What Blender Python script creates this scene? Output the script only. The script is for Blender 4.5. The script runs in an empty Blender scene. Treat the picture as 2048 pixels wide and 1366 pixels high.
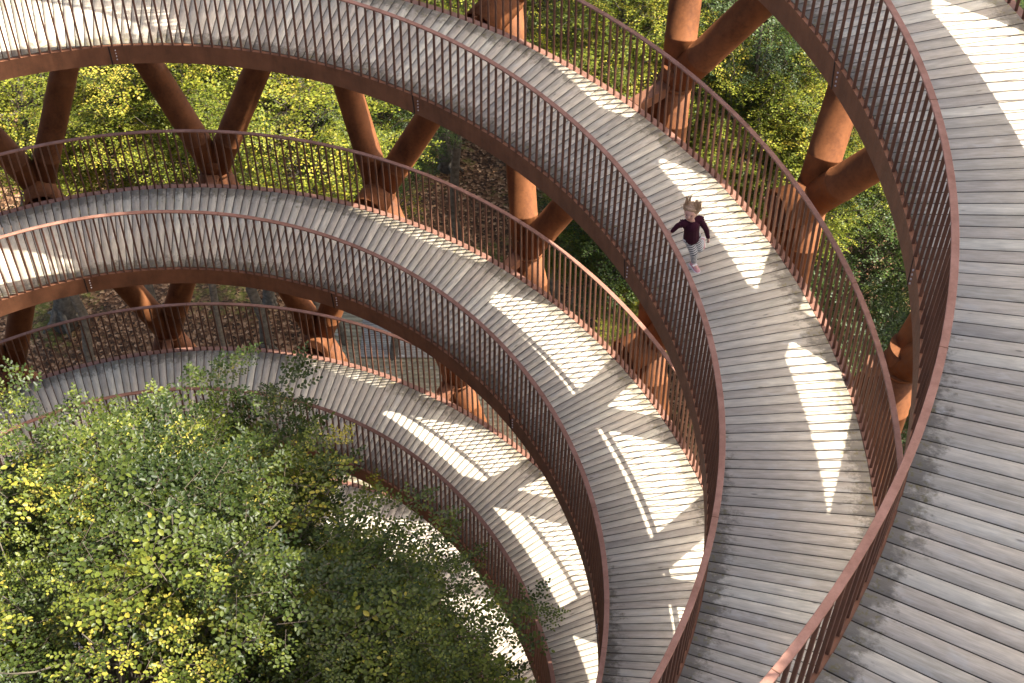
import bpy, bmesh, math, random
import numpy as np
from mathutils import Vector, Matrix
random.seed(7)
rng = np.random.default_rng(7)
sc = bpy.context.scene
C = sc.collection
PI = math.pi

# ------------------------------------------------------------------ camera
CAM = np.array([5.523609, -11.414478, 14.282573])
PITCH, ROLL, FPX = 0.863685, 0.003043, 3355.041
_F = np.array([0, math.cos(PITCH), -math.sin(PITCH)])
_R0 = np.array([1., 0, 0]); _U0 = np.cross(_R0, _F)
_R = math.cos(ROLL)*_R0 + math.sin(ROLL)*_U0
_U = -math.sin(ROLL)*_R0 + math.cos(ROLL)*_U0
PX, PY = 14.72, 42.92
cam_d = bpy.data.cameras.new('camera'); cam = bpy.data.objects.new('camera', cam_d); C.objects.link(cam)
M3 = Matrix(((_R[0], _U[0], -_F[0]), (_R[1], _U[1], -_F[1]), (_R[2], _U[2], -_F[2])))
cam.matrix_world = Matrix.Translation(CAM.tolist()) @ M3.to_4x4()
cam_d.sensor_width = 36; cam_d.lens = FPX/2048*36
cam_d.shift_x = -PX/2048; cam_d.shift_y = PY/2048
cam_d.clip_end = 400; cam_d.clip_start = .1
sc.camera = cam

# ------------------------------------------------------------------ sky, sun, exposure
SUN_EL, SUN_AZ = math.radians(54), math.radians(5.5)     # azimuth measured from +X towards +Y
w = bpy.data.worlds.new('World'); sc.world = w; w.use_nodes = True
nt = w.node_tree; bg = nt.nodes['Background']
sky = nt.nodes.new('ShaderNodeTexSky'); sky.sky_type = 'NISHITA'; sky.sun_disc = False
sky.dust_density = 4.5; sky.air_density = .7; sky.ozone_density = .3; sky.sun_elevation = SUN_EL; sky.sun_rotation = PI/2 - SUN_AZ
nt.links.new(sky.outputs[0], bg.inputs[0]); bg.inputs[1].default_value = 0.15
sl = bpy.data.lights.new('sun', 'SUN'); sl.energy = 4.1; sl.angle = math.radians(.5); sl.color = (1, .95, .87)
so = bpy.data.objects.new('sun', sl); C.objects.link(so)
sd = Vector((math.cos(SUN_EL)*math.cos(SUN_AZ), math.cos(SUN_EL)*math.sin(SUN_AZ), math.sin(SUN_EL)))
so.rotation_euler = sd.to_track_quat('Z', 'Y').to_euler(); so.location = (30, 0, 40)
sc.view_settings.view_transform = 'Standard'; sc.view_settings.look = 'None'
sc.view_settings.exposure = 1.82; sc.view_settings.gamma = 1
sc.render.resolution_x = 1024; sc.render.resolution_y = 683

# ------------------------------------------------------------------ the spiral
P = 3.75
R0, R1, R2, R3, R4 = 7.711193, .325847, .017179, -.002358, -.002554
W0, W1, HR, DI, DO = 1.699555, -.02398, 1.205072, .008941, .027562
EX, EY = .000132, .000104
ZC1, ZS1, ZC2, ZS2, RC2, RS2, RC3, RS3 = -.078103, -.010958, .107632, -.182115, -.178025, -.035874, -.034409, -.104302
def rz(z):
    zc = max(z, -11.0)
    r = R0 + R1*zc + R2*zc*zc + R3*zc**3/10 + R4*zc**4/100
    if z < -11: r += .012*(z+11)**2
    if z > 12.5: r += 1.1*min(1, (z-12.5)/1.5)  # unseen top turn widened to let the sun reach the left decks
    return r
def drift(z):
    zc = max(z, -12.)
    return EX*zc, EY*zc
def pt(k, ph, rho, dz=0.):
    """point on the walkway of turn k at azimuth ph (radians): rho metres out from the inner edge, dz above the deck"""
    z = -k*P - P*ph/(2*PI)
    r = rz(z) + RC2*math.cos(2*ph) + RS2*math.sin(2*ph) + RC3*math.cos(3*ph) + RS3*math.sin(3*ph) + rho
    dg_ = math.degrees(ph)
    if z > 1.6 and 28 < dg_ < 150:
        r += .25*min(1, (z-1.6)/1.4)*math.sin(min(1, (dg_-28)/24)*PI/2)**2*math.sin(min(1, (150-dg_)/30)*PI/2)**2  # unseen stretch of the upper turns bulged out to shade the decks below
    zz = z + ZC1*math.cos(ph) + ZS1*math.sin(ph) + ZC2*math.cos(2*ph) + ZS2*math.sin(2*ph) + dz
    ex, ey = drift(z)
    return Vector((r*math.cos(ph) + ex, r*math.sin(ph) + ey, zz))
def width(k, ph):
    z = -k*P - P*ph/(2*PI)
    t = min(1, max(0, (z-1.1)/1.7))
    u = min(1, max(0, (z-5)/2))  # turns above the frame narrowed to widen the sun strip below
    return W0 + W1*max(z, -14) + (.46-.19*u)*t*t*(3-2*t)
def project(p):
    d = np.array(p) - CAM; dz = d @ _F
    if dz < .3: return (-9999, -9999, dz)
    return (1024 + PX + FPX*(d @ _R)/dz, 683 + PY - FPX*(d @ _U)/dz, dz)
def infrm(p, m=20):
    x, y, d = project(p)
    return -m < x < 2048+m and -m < y < 1366+m and d > 0
def at(px, py, z):
    d = _F*FPX + _R*(px-1024-PX) - _U*(py-683-PY)
    t = (z - CAM[2])/d[2]
    return Vector((CAM + t*d).tolist())
GZ = -26.0

# ------------------------------------------------------------------ helpers
def link(name, me, mat=None, parent=None):
    o = bpy.data.objects.new(name, me); C.objects.link(o)
    if mat is not None and me is not None and not me.materials: me.materials.append(mat)
    if parent is not None: o.parent = parent
    return o
def empty(name, loc=(0, 0, 0), rz_=0):
    o = bpy.data.objects.new(name, None); C.objects.link(o); o.location = loc; o.rotation_euler = (0, 0, rz_)
    o.empty_display_size = .2
    return o
def tag(o, label=None, cat=None, group=None, kind=None):
    if label: o['label'] = label
    if cat: o['category'] = cat
    if group: o['group'] = group
    if kind: o['kind'] = kind
    return o
def np_mesh(name, verts, faces, attrs=None, smooth=False):
    """verts (n,3), faces (m,k) all the same k"""
    verts = np.asarray(verts, np.float32); faces = np.asarray(faces, np.int32)
    me = bpy.data.meshes.new(name); n, k = faces.shape
    me.vertices.add(len(verts)); me.vertices.foreach_set('co', verts.ravel())
    me.loops.add(n*k); me.loops.foreach_set('vertex_index', faces.ravel())
    me.polygons.add(n); me.polygons.foreach_set('loop_start', np.arange(0, n*k, k, dtype=np.int32))
    me.polygons.foreach_set('loop_total', np.full(n, k, np.int32))
    if smooth: me.polygons.foreach_set('use_smooth', np.ones(n, bool))
    me.update(calc_edges=True)
    for a, (dom, v) in (attrs or {}).items():
        at_ = me.attributes.new(a, 'FLOAT', dom); at_.data.foreach_set('value', np.asarray(v, np.float32))
    return me
def origin_to(verts, loc):
    return [Vector(v) - Vector(loc) for v in verts]
def sweep(name, rings, mat, parent=None, smooth=False, closed=True):
    """rings: list of lists of points (same count)"""
    n = len(rings[0]); V = [tuple(p) for r in rings for p in r]; Fc = []
    for i in range(len(rings)-1):
        for j in range(n if closed else n-1):
            a = i*n + j; b = i*n + (j+1) % n
            Fc.append((a, b, b+n, a+n))
    me = bpy.data.meshes.new(name)
    fs = [tuple(f) for f in Fc]
    if closed: fs += [tuple(range(n))[::-1], tuple(range((len(rings)-1)*n, len(rings)*n))]
    me.from_pydata(V, [], fs)
    if smooth:
        for p in me.polygons: p.use_smooth = len(p.vertices) == 4
    bm = bmesh.new(); bm.from_mesh(me); bmesh.ops.recalc_face_normals(bm, faces=bm.faces); bm.to_mesh(me); bm.free()
    return link(name, me, mat, parent)
def tube_rings(pts, rad, n=10):
    pts = [Vector(p) for p in pts]; rings = []; ref = None
    for i, p in enumerate(pts):
        d = (pts[min(i+1, len(pts)-1)] - pts[max(i-1, 0)]).normalized()
        if ref is None:
            ref = d.orthogonal().normalized()
        ref = (ref - d*ref.dot(d)).normalized(); b = d.cross(ref)
        r = rad[i] if hasattr(rad, '__len__') else rad
        rings.append([p + (ref*math.cos(2*PI*j/n) + b*math.sin(2*PI*j/n))*r for j in range(n)])
    return rings
class MB:
    """collects rings/boxes into one mesh"""
    def __init__(s): s.v = []; s.f = []
    def rings(s, rings, closed=True, caps=True):
        n = len(rings[0]); b0 = len(s.v)
        for r in rings: s.v += [tuple(p) for p in r]
        for i in range(len(rings)-1):
            for j in range(n if closed else n-1):
                a = b0 + i*n + j; b = b0 + i*n + (j+1) % n
                s.f.append((a, b, b+n, a+n))
        if caps:
            s.f.append(tuple(b0+j for j in range(n))[::-1]); s.f.append(tuple(b0+(len(rings)-1)*n+j for j in range(n)))
    def tube(s, pts, rad, n=8): s.rings(tube_rings(pts, rad, n))
    def box(s, M, sx, sy, sz):
        b0 = len(s.v)
        for z in (-1, 1):
            for x, y in ((-1, -1), (1, -1), (1, 1), (-1, 1)):
                s.v.append(tuple(M @ Vector((x*sx/2, y*sy/2, z*sz/2))))
        for f in ((3, 2, 1, 0), (4, 5, 6, 7), (0, 1, 5, 4), (1, 2, 6, 5), (2, 3, 7, 6), (3, 0, 4, 7)):
            s.f.append(tuple(b0+i for i in f))
    def build(s, name, mat, parent=None, smooth=False, recalc=False):
        me = bpy.data.meshes.new(name); me.from_pydata(s.v, [], s.f)
        if smooth:
            for p in me.polygons: p.use_smooth = len(p.vertices) == 4
        if recalc:
            bm = bmesh.new(); bm.from_mesh(me); bmesh.ops.recalc_face_normals(bm, faces=bm.faces); bm.to_mesh(me); bm.free()
        return link(name, me, mat, parent)

# ------------------------------------------------------------------ materials
def mat(name):
    m = bpy.data.materials.new(name); m.use_nodes = True
    return m, m.node_tree, m.node_tree.nodes['Principled BSDF']
def N(nt, t, **kw):
    n = nt.nodes.new(t)
    for k, v in kw.items(): setattr(n, k, v)
    return n
def L(nt, a, b): nt.links.new(a, b)
def ramp(nt, fac, stops):
    r = N(nt, 'ShaderNodeValToRGB'); e = r.color_ramp.elements
    while len(e) > 1: e.remove(e[0])
    e[0].position = stops[0][0]; e[0].color = (*stops[0][1], 1)
    for p, c in stops[1:]:
        x = e.new(p); x.color = (*c, 1)
    L(nt, fac, r.inputs[0]); return r.outputs[0]
def noise(nt, vec, scale, detail=4, rough=.55, dim='3D'):
    n = N(nt, 'ShaderNodeTexNoise'); n.inputs['Scale'].default_value = scale
    n.inputs['Detail'].default_value = detail; n.inputs['Roughness'].default_value = rough
    if vec is not None: L(nt, vec, n.inputs['Vector'])
    return n.outputs[0]
def mixc(nt, fac, a, b, mode='MIX'):
    m = N(nt, 'ShaderNodeMix', data_type='RGBA', blend_type=mode)
    for s, v in ((0, fac), (6, a), (7, b)):
        if isinstance(v, (int, float)): m.inputs[s].default_value = v
        elif isinstance(v, tuple): m.inputs[s].default_value = (*v, 1)
        else: L(nt, v, m.inputs[s])
    return m.outputs[2]
def math_(nt, op, a, b=None, c=None):
    m = N(nt, 'ShaderNodeMath', operation=op)
    for i, v in enumerate((a, b, c)):
        if v is None: continue
        if isinstance(v, (int, float)): m.inputs[i].default_value = v
        else: L(nt, v, m.inputs[i])
    return m.outputs[0]
def mrange(nt, v, a, b, c=0., d=1.):
    m = N(nt, 'ShaderNodeMapRange'); m.interpolation_type = 'SMOOTHSTEP'
    L(nt, v, m.inputs[0])
    for i, x in zip((1, 2, 3, 4), (a, b, c, d)): m.inputs[i].default_value = x
    return m.outputs[0]

def make_wood(name, edges=True, light=(.645, .58, .46), dark=(.385, .34, .262)):
    m, nt, b = mat(name)
    uv = N(nt, 'ShaderNodeUVMap', uv_map='UVMap'); rn = N(nt, 'ShaderNodeAttribute', attribute_name='rnd')
    sep = N(nt, 'ShaderNodeSeparateXYZ'); L(nt, uv.outputs[0], sep.inputs[0])
    rr = math_(nt, 'MULTIPLY', rn.outputs['Fac'], 73.)
    def vec(sx, sy):
        c = N(nt, 'ShaderNodeCombineXYZ')
        L(nt, math_(nt, 'MULTIPLY', sep.outputs[0], sx), c.inputs[0]); L(nt, math_(nt, 'MULTIPLY', sep.outputs[1], sy), c.inputs[1]); L(nt, rr, c.inputs[2])
        return c.outputs[0]
    grain = noise(nt, vec(3.2, 95), 1, 6, .7)
    grain2 = noise(nt, vec(5, 24), 1, 4, .6)
    blot = noise(nt, vec(3.5, 6), 1, 3, .6)
    g = math_(nt, 'ADD', math_(nt, 'MULTIPLY', grain, .5), math_(nt, 'MULTIPLY', grain2, .5))
    col = ramp(nt, g, [(.30, dark), (.47, tuple(.5*(a+c) for a, c in zip(light, dark))), (.62, light), (.75, tuple(min(1, a*1.25) for a in light))])
    # each plank has its own tone
    tone = ramp(nt, rn.outputs['Fac'], [(0, (.74, .74, .75)), (.25, (.95, .91, .88)), (.5, (.86, .86, .84)), (.75, (1.06, 1.02, .98)), (1, (1.14, 1.16, 1.13))])
    col = mixc(nt, 1., col, tone, 'MULTIPLY')
    # bleached lichen-like patches
    col = mixc(nt, mrange(nt, blot, .56, .72, 0, .45), col, (.60, .57, .49))
    # knots and cracks
    vo = N(nt, 'ShaderNodeTexVoronoi'); L(nt, vec(2.0, 7), vo.inputs['Vector']); vo.inputs['Scale'].default_value = 1
    kn = mrange(nt, vo.outputs['Distance'], .03, .10, 1, 0)
    col = mixc(nt, math_(nt, 'MULTIPLY', kn, .6), col, (.07, .055, .045))
    if edges:
        e = N(nt, 'ShaderNodeUVMap', uv_map='edge'); se = N(nt, 'ShaderNodeSeparateXYZ'); L(nt, e.outputs[0], se.inputs[0])
        n1 = noise(nt, vec(7, 9), 1, 4, .7); n2 = noise(nt, vec(16, 16), 1, 4, .7)
        de = math_(nt, 'MINIMUM', se.outputs[0], se.outputs[1])
        amt = math_(nt, 'SUBTRACT', math_(nt, 'MULTIPLY', n1, .75), de)
        mk = mrange(nt, amt, .10, .30)
        fl = N(nt, 'ShaderNodeAttribute', attribute_name='flank')   # shade and dirt of the board gaps, painted dark on the flanks
        col = mixc(nt, math_(nt, 'MULTIPLY', mk, .75), col, (.135, .115, .085))
        mo = math_(nt, 'MULTIPLY', mk, mrange(nt, n2, .52, .66))
        col = mixc(nt, math_(nt, 'MULTIPLY', mo, .7), col, (.20, .165, .06))
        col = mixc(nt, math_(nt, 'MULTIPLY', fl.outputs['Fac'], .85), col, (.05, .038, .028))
    L(nt, col, b.inputs['Base Color']); b.inputs['Roughness'].default_value = .8
    b.inputs['Specular IOR Level'].default_value = .25
    bp = N(nt, 'ShaderNodeBump'); bp.inputs['Strength'].default_value = .25; bp.inputs['Distance'].default_value = .004
    L(nt, g, bp.inputs['Height']); L(nt, bp.outputs[0], b.inputs['Normal'])
    return m
def make_corten(name, c0, c1, rough=.62, scale=3., spec=.4, streak=True):
    m, nt, b = mat(name)
    tc = N(nt, 'ShaderNodeNewGeometry')
    v = tc.outputs['Position']
    n1 = noise(nt, v, scale, 5, .6); n2 = noise(nt, v, scale*14, 3, .6)
    mp = N(nt, 'ShaderNodeMapping'); mp.inputs['Scale'].default_value = (1, 1, .12); L(nt, v, mp.inputs[0])
    n3 = noise(nt, mp.outputs[0], scale*3, 3, .6)
    f = math_(nt, 'ADD', math_(nt, 'MULTIPLY', n1, .5), math_(nt, 'ADD', math_(nt, 'MULTIPLY', n2, .22), math_(nt, 'MULTIPLY', n3, .28)))
    col = ramp(nt, f, [(.38, c0), (.5, tuple(.45*a+.55*b for a, b in zip(c0, c1))), (.60, c1), (.70, tuple(x*1.12 for x in c1))])
    L(nt, col, b.inputs['Base Color'])
    b.inputs['Specular IOR Level'].default_value = spec
    L(nt, mrange(nt, n2, .3, .7, rough-.08, rough+.1), b.inputs['Roughness'])
    bp = N(nt, 'ShaderNodeBump'); bp.inputs['Strength'].default_value = .12; bp.inputs['Distance'].default_value = .003
    L(nt, n2, bp.inputs['Height']); L(nt, bp.outputs[0], b.inputs['Normal'])
    return m
def make_leaf(name, stops, trans=.45, rough=.4, spec=.5):
    m, nt, b = mat(name)
    rn = N(nt, 'ShaderNodeAttribute', attribute_name='rnd')
    col = ramp(nt, rn.outputs['Fac'], stops)
    L(nt, col, b.inputs['Base Color']); b.inputs['Roughness'].default_value = rough
    b.inputs['Specular IOR Level'].default_value = spec
    tr = N(nt, 'ShaderNodeBsdfTranslucent')
    tcol = mixc(nt, 1., col, (1.5, 1.35, .55), 'MULTIPLY'); L(nt, tcol, tr.inputs[0])
    mx = N(nt, 'ShaderNodeMixShader'); mx.inputs[0].default_value = trans
    L(nt, b.outputs[0], mx.inputs[1]); L(nt, tr.outputs[0], mx.inputs[2])
    L(nt, mx.outputs[0], nt.nodes['Material Output'].inputs[0])
    return m
def plain(name, col, rough=.7, spec=.3, sss=0, var=0, scale=60):
    m, nt, b = mat(name)
    b.inputs['Roughness'].default_value = rough; b.inputs['Specular IOR Level'].default_value = spec
    if var:
        tc = N(nt, 'ShaderNodeNewGeometry')
        n = noise(nt, tc.outputs['Position'], scale, 3)
        L(nt, ramp(nt, n, [(.3, tuple(c*(1-var) for c in col)), (.7, tuple(min(1, c*(1+var)) for c in col))]), b.inputs['Base Color'])
    else: b.inputs['Base Color'].default_value = (*col, 1)
    if sss:
        b.inputs['Subsurface Weight'].default_value = sss; b.inputs['Subsurface Radius'].default_value = (.01, .004, .002)
    return m

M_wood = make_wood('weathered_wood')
M_board = make_wood('boardwalk_wood', False, (.34, .30, .19), (.17, .145, .09))
M_board2 = make_wood('pale_slat_wood', False, (.40, .37, .31), (.22, .20, .17))
M_beam = make_corten('corten_beam', (.105, .041, .018), (.195, .079, .036))
M_bar = make_corten('corten_bar', (.085, .036, .021), (.15, .066, .037))
M_rail = make_corten('corten_handrail', (.225, .108, .07), (.33, .172, .122), .6, 5, .25)
M_tube = make_corten('corten_tube', (.08, .029, .011), (.205, .078, .029), .66, 1.6, .15)
M_dark = plain('dark_steel', (.03, .018, .014), .7)
M_bolt = plain('zinc_bolt', (.5, .45, .42), .4, .5)

# ------------------------------------------------------------------ walkways
LEV = {-3: ('the topmost turn', 'deck'), -2: ('the second turn', 'deck')}
LNAME = {-4: 'unseen top turn added to shade the tree', -3: 'topmost turn overhead', -2: 'turn above the frame', -1: 'broad nearest turn', 0: 'turn with the running girl', 1: 'third turn below the girl',
         2: 'fourth turn, its lower end behind the tree', 3: 'shaded fifth turn behind the tree', 4: 'lowest turn glimpsed through the tree', 5: 'turn hidden beneath the tree', 6: 'bottom turn near the forest floor'}
A0, A1 = math.radians(-150), math.radians(210)
PLK = math.radians(.955)
def build_deck(k, parent):
    V = []; Fc = []; UV = []; UE = []; RN = []; SD = []
    n = int(round((A1-A0)/PLK)); st = (A1-A0)/n; gap = .0115; th = .04
    rk = np.random.default_rng(100+k)
    for i in range(n):
        a = A0 + i*st; b = a + st; rn = float(rk.random()); dzr = float(rk.normal(0, .0012))
        wv = width(k, .5*(a+b)); s0 = .012 + float(rk.normal(0, .002)); s1 = wv - .006 + float(rk.normal(0, .002))
        p0_ = pt(k, a, s0); sk = wv*math.tan(math.radians(4.6 + 1.4*math.exp(-((a-1.7)/.6)**2)))/(math.hypot(p0_.x, p0_.y)+wv)   # the boards sit slightly askew
        pa0, pa1, pb0, pb1 = pt(k, a, s0, dzr), pt(k, a+sk, s1, dzr), pt(k, b, s0, dzr), pt(k, b+sk, s1, dzr)
        t0 = (pb0-pa0).normalized()*gap/2; t1 = (pb1-pa1).normalized()*gap/2
        pa0 = pa0+t0; pb0 = pb0-t0; pa1 = pa1+t1; pb1 = pb1-t1
        W0_, W1_ = (pb0-pa0).length, (pb1-pa1).length
        b0 = len(V); dn = Vector((0, 0, -th))
        V += [pa0, pa1, pb1, pb0, pa0+dn, pa1+dn, pb1+dn, pb0+dn]
        quads = ((0, 1, 2, 3), (7, 6, 5, 4), (0, 4, 5, 1), (1, 5, 6, 2), (2, 6, 7, 3), (3, 7, 4, 0))
        uvv = [(0, -W0_/2), (s1-s0, -W1_/2), (s1-s0, W1_/2), (0, W0_/2)]*2
        uee = [(0, wv), (wv, 0), (wv, 0), (0, wv)]*2
        for q in quads:
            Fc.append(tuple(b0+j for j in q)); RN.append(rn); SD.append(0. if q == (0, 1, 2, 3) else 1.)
            UV += [uvv[j] for j in q]; UE += [uee[j] for j in q]
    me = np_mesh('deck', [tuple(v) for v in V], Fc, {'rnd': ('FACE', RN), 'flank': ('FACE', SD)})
    for nm, dat in (('UVMap', UV), ('edge', UE)):
        l = me.uv_layers.new(name=nm); l.data.foreach_set('uv', np.array(dat, np.float32).ravel())
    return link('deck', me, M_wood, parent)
def phis(step=1.5):
    n = int(360/step); return [A0 + (A1-A0)*i/n for i in range(n+1)]
JOINTS = {-1: (46, 10.87, -8.59, -27), 0: (128, 92.85, 57.56, 22, -14), 1: (136, 101.07, 67.06, 33, -2), 2: (112, 78, 44, 10), 3: (100, 60, 20)}
def frame_at(k, ph, rho, dz):
    p = pt(k, ph, rho, dz); t = (pt(k, ph+.002, rho, dz) - pt(k, ph-.002, rho, dz)).normalized()
    rad = Vector((math.cos(ph), math.sin(ph), 0)); up = rad.cross(t).normalized()
    if up.z < 0: up = -up
    rad = t.cross(up).normalized()
    if rad.dot(Vector((math.cos(ph), math.sin(ph), 0))) < 0: rad = -rad
    M = Matrix((rad, t, up)).transposed().to_4x4(); M.translation = p
    return M
def build_walkway(k):
    g = empty('walkway', (0, 0, -k*P))
    tag(g, 'weathered plank walkway, ' + LNAME[k], 'walkway', 'turns of the spiral walkway')
    offs = Vector((0, 0, k*P))
    def fix(o): o.location = offs; return o
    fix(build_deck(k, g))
    ph = phis()
    if k < 0:   # unseen sheet added under the boards to stop sun dashes between them
        fix(sweep('sun_block_sheet', [[pt(k, a, r, z) for r, z in ((.045, -.06), (width(k, a)-.02, -.06), (width(k, a)-.02, -.066), (.045, -.066))] for a in phis()], M_dark, g))
    # inner beam: web plate with a top flange reaching under the balusters; the deck starts a hand's gap outside it
    prof = [(-.012, -.03), (-.012, -.045), (.004, -.045), (.004, -.34), (.020, -.34), (.020, -.045), (.05, -.045), (.05, -.03)]
    prof = [(-.035, -.012), (-.035, -.335), (-.012, -.335), (-.012, -.030), (.035, -.030), (.035, -.012)]
    b = fix(sweep('inner_beam', [[pt(k, a, r, z) for r, z in prof] for a in ph], M_beam, g))
    for jd in JOINTS.get(k, ()):
        a = math.radians(jd); mb = MB()
        Mf = frame_at(k, a, -.0375, -.172); mb.box(Mf, .006, .022, .318)
        j = mb.build('joint_seam', M_dark, b)
        for q in range(4):
            mb = MB()
            Mq = frame_at(k, a - math.radians(.62), -.035, -.075-.055*q)
            c = [Mq @ Vector((x, 0, 0)) for x in (0, -.012)]
            mb.tube(c, [.0105, .009], 8)
            mb.build('bolt', M_bolt, j)
    # outer edge: flange outside the planks carrying the outer bars, and the beam below
    def po(a): 
        wv = width(k, a)
        return [pt(k, a, wv+x, z) for x, z in ((.006, -.016), (.105, -.016), (.105, -.34), (.085, -.34), (.085, -.036), (.006, -.036))]
    fix(sweep('outer_beam', [po(a) for a in ph], M_rail if False else M_beam2, g))
    dp = SHADE_DROP.get(k)
    if dp:   # unseen plate added under the outer edge to narrow the sun strips below
        def gi(a):
            wv = width(k, a); return [pt(k, a, wv-x, z) for x, z in ((.02, -.345), (.02, -dp), (.05, -dp), (.05, -.345))]
        fix(sweep('shade_plate', [gi(a) for a in ph], M_tube, g))
    return g
SHADE_DROP = {0: 1.3, 1: 1.6, 2: 1.3, 3: 1.}  # how far the added shade plates hang below each turn
M_beam2 = make_corten('corten_ledge', (.15, .068, .042), (.24, .12, .08), .6, 4)

bar_me = None
def bar_mesh():
    # flat steel bar, slightly rounded edges, stands 0 .. HR-.012
    mb = MB(); hx, hy, ch = .0155, .0125, .004
    sec = [(hx-ch, -hy), (hx, -hy+ch), (hx, hy-ch), (hx-ch, hy), (-hx+ch, hy), (-hx, hy-ch), (-hx, -hy+ch), (-hx+ch, -hy)]
    mb.rings([[(x, y, z) for x, y in sec] for z in (-.016, HR-.014)])
    me = bpy.data.meshes.new('baluster'); me.from_pydata(mb.v, [], mb.f); me.materials.append(M_bar)
    return me
bar_me = bar_mesh()
def build_railing(k, side, full):
    inner = side == 'I'
    off = (lambda a: DI-.03) if inner else (lambda a: width(k, a)+DO)
    offh = (lambda a: DI) if inner else (lambda a: width(k, a)+DO)
    g = empty('railing', (0, 0, -k*P))
    where = 'inner' if inner else 'outer'
    tag(g, f'rust steel railing, {where} edge of the {LNAME[k]}', 'railing', 'railings of the spiral walkway')
    offs = Vector((0, 0, k*P))
    hw, ht = .031, .011
    prof = [(-hw, -ht+.003), (-hw, ht-.003), (-hw+.004, ht), (hw-.004, ht), (hw, ht-.003), (hw, -ht+.003), (hw-.004, -ht), (-hw+.004, -ht)]
    o = sweep('handrail', [[pt(k, a, offh(a)+x, HR+z) for x, z in prof] for a in phis()], M_rail, g); o.location = offs
    if full:
        for jd in range(-40, 131, 19):     # weld beads where the lengths of handrail meet
            a = math.radians(jd + 5*k + (3 if inner else 8)); Mf = frame_at(k, a, offh(a), HR)
            if infrm(Mf.translation, 0): mb = MB(); mb.box(Mf, .066, .007, .026); mb.build('weld_bead', M_beam, o)
    step = math.radians(1.085 if inner else .82)
    n = int((A1-A0)/step); cand = []; rest = MB()
    for i in range(n):
        a = A0 + (i+.5)*step
        pb = pt(k, a, off(a), 0); ptp = pt(k, a+.0010, offh(a), 0)
        mid = pb + Vector((0, 0, .55))
        vis = full and (infrm(pb, 0) or infrm(pb+Vector((0, 0, HR)), 0))
        cand.append((0 if vis else 1, project(mid)[2], a, pb, ptp))
    cand.sort(key=lambda c: (c[0], c[1]))
    nv = 0
    for vis, d, a, pb, ptp in cand:
        lean = Vector((ptp.x-pb.x, ptp.y-pb.y, HR))
        q = lean.to_track_quat('Z', 'X').to_matrix().to_4x4()
        zax = lean.normalized(); xax = Vector((math.cos(a), math.sin(a), 0)); xax = (xax - zax*xax.dot(zax)).normalized(); yax = zax.cross(xax)
        Mx = Matrix((xax, yax, zax)).transposed().to_4x4(); Mx.translation = pb
        if full and vis == 0 and nv < 100:
            nv += 1
            bo = bpy.data.objects.new('baluster', bar_me); C.objects.link(bo); bo.parent = g
            bo.matrix_local = Matrix.Translation(offs) @ Mx
        else:
            b0 = len(rest.v); rest.v += [tuple(Mx @ v.co) for v in bar_me.vertices]
            rest.f += [tuple(b0+i for i in p.vertices) for p in bar_me.polygons]
    o = rest.build('baluster', M_bar, g); o.location = offs
    o['kind'] = 'stuff'
    return g
for k in range(-4, 7):  # the highest turn is added out of view to shade the tree
    build_walkway(k)
    for s in 'IO': build_railing(k, s, -1 <= k <= 4)

# ------------------------------------------------------------------ lattice of steel tubes
NPT = 19.5; DU = 360/NPT; U0 = 391.3

def node_off(n):
    t = min(1, max(0, (-n-18)/3)); return .85 + .35*(-n > 16)*(1-t) - .23*t, -.4 + .62*t
def node_pos(n):
    u = 394.9 + 18.43*n if n >= 0 else 394.7 + 18.62*n
    u -= 3.3*math.sin(math.radians((u+150) % 360 - 175)*.9)**2 if n > -3 and (u+150) % 360 > 175 else 0
    k = math.floor((u+150)/360); ph = math.radians(u - 360*k)
    dr, dz = node_off(n)
    return pt(k, ph, width(k, ph)+dr, dz), k, ph
TR = .222
n_lo, n_hi = -98, 105
ORD = ['leftmost', 'second from the left', 'third from the left', 'fourth from the left', 'fifth from the left', 'sixth from the left', 'seventh from the left', 'eighth from the left', 'ninth from the left', 'tenth from the left', 'eleventh from the left', 'twelfth from the left', 'thirteenth from the left', 'fourteenth from the left', 'fifteenth from the left', 'sixteenth from the left', 'seventeenth from the left', 'eighteenth from the left', 'nineteenth from the left', 'twentieth from the left', 'twenty-first from the left', 'twenty-second from the left', 'twenty-third from the left']
SN = {-4: 'the added top turn', -3: 'the topmost turn', -2: 'the turn above', -1: 'the nearest turn', 0: "the girl's turn", 1: 'the third turn', 2: 'the fourth turn', 3: 'the fifth turn', 4: 'the lowest turn', 5: 'the hidden turn', 6: 'the bottom turn'}
bpy.context.view_layer.update(); DG = bpy.context.evaluated_depsgraph_get()
def tube_seen(p, q):
    hits = 0; side = (q-p).cross(Vector(_F.tolist())).normalized()
    for i in range(12):
        for s in (-.15, 0, .15):
            c = p.lerp(q, (i+.5)/12) + side*s
            if not infrm(c, 0): continue
            d = c - Vector(CAM.tolist()); Ln = d.length
            h = sc.ray_cast(DG, CAM.tolist(), d/Ln, distance=Ln-.3)
            hits += not h[0]
    return hits >= 2
tubes = {}
hidden = MB()
for n in range(n_lo, n_hi+1):
    p, k, ph = node_pos(n)
    for lean, m in (('left', n-19), ('right', n-20)):
        if m < n_lo: continue
        q, k2, ph2 = node_pos(m)
        vis = k <= 4 and tube_seen(p, q)
        tl = (q-p).length; st_ = [(0, 0), (.60, 0), (.607, .006), (.625, .006), (.632, 0), (tl*.5-.008, 0), (tl*.5, .0035), (tl*.5+.008, 0), (tl-.632, 0), (tl-.625, .006), (tl-.607, .006), (tl-.60, 0), (tl, 0)]
        rings = tube_rings([p.lerp(q, d_/tl) for d_, _ in st_], [TR+e_ for _, e_ in st_], 32)
        if not vis: hidden.rings(rings); continue
        tubes.setdefault((k, lean), []).append((project(p.lerp(q, .5))[0], p, q, rings))
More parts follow.
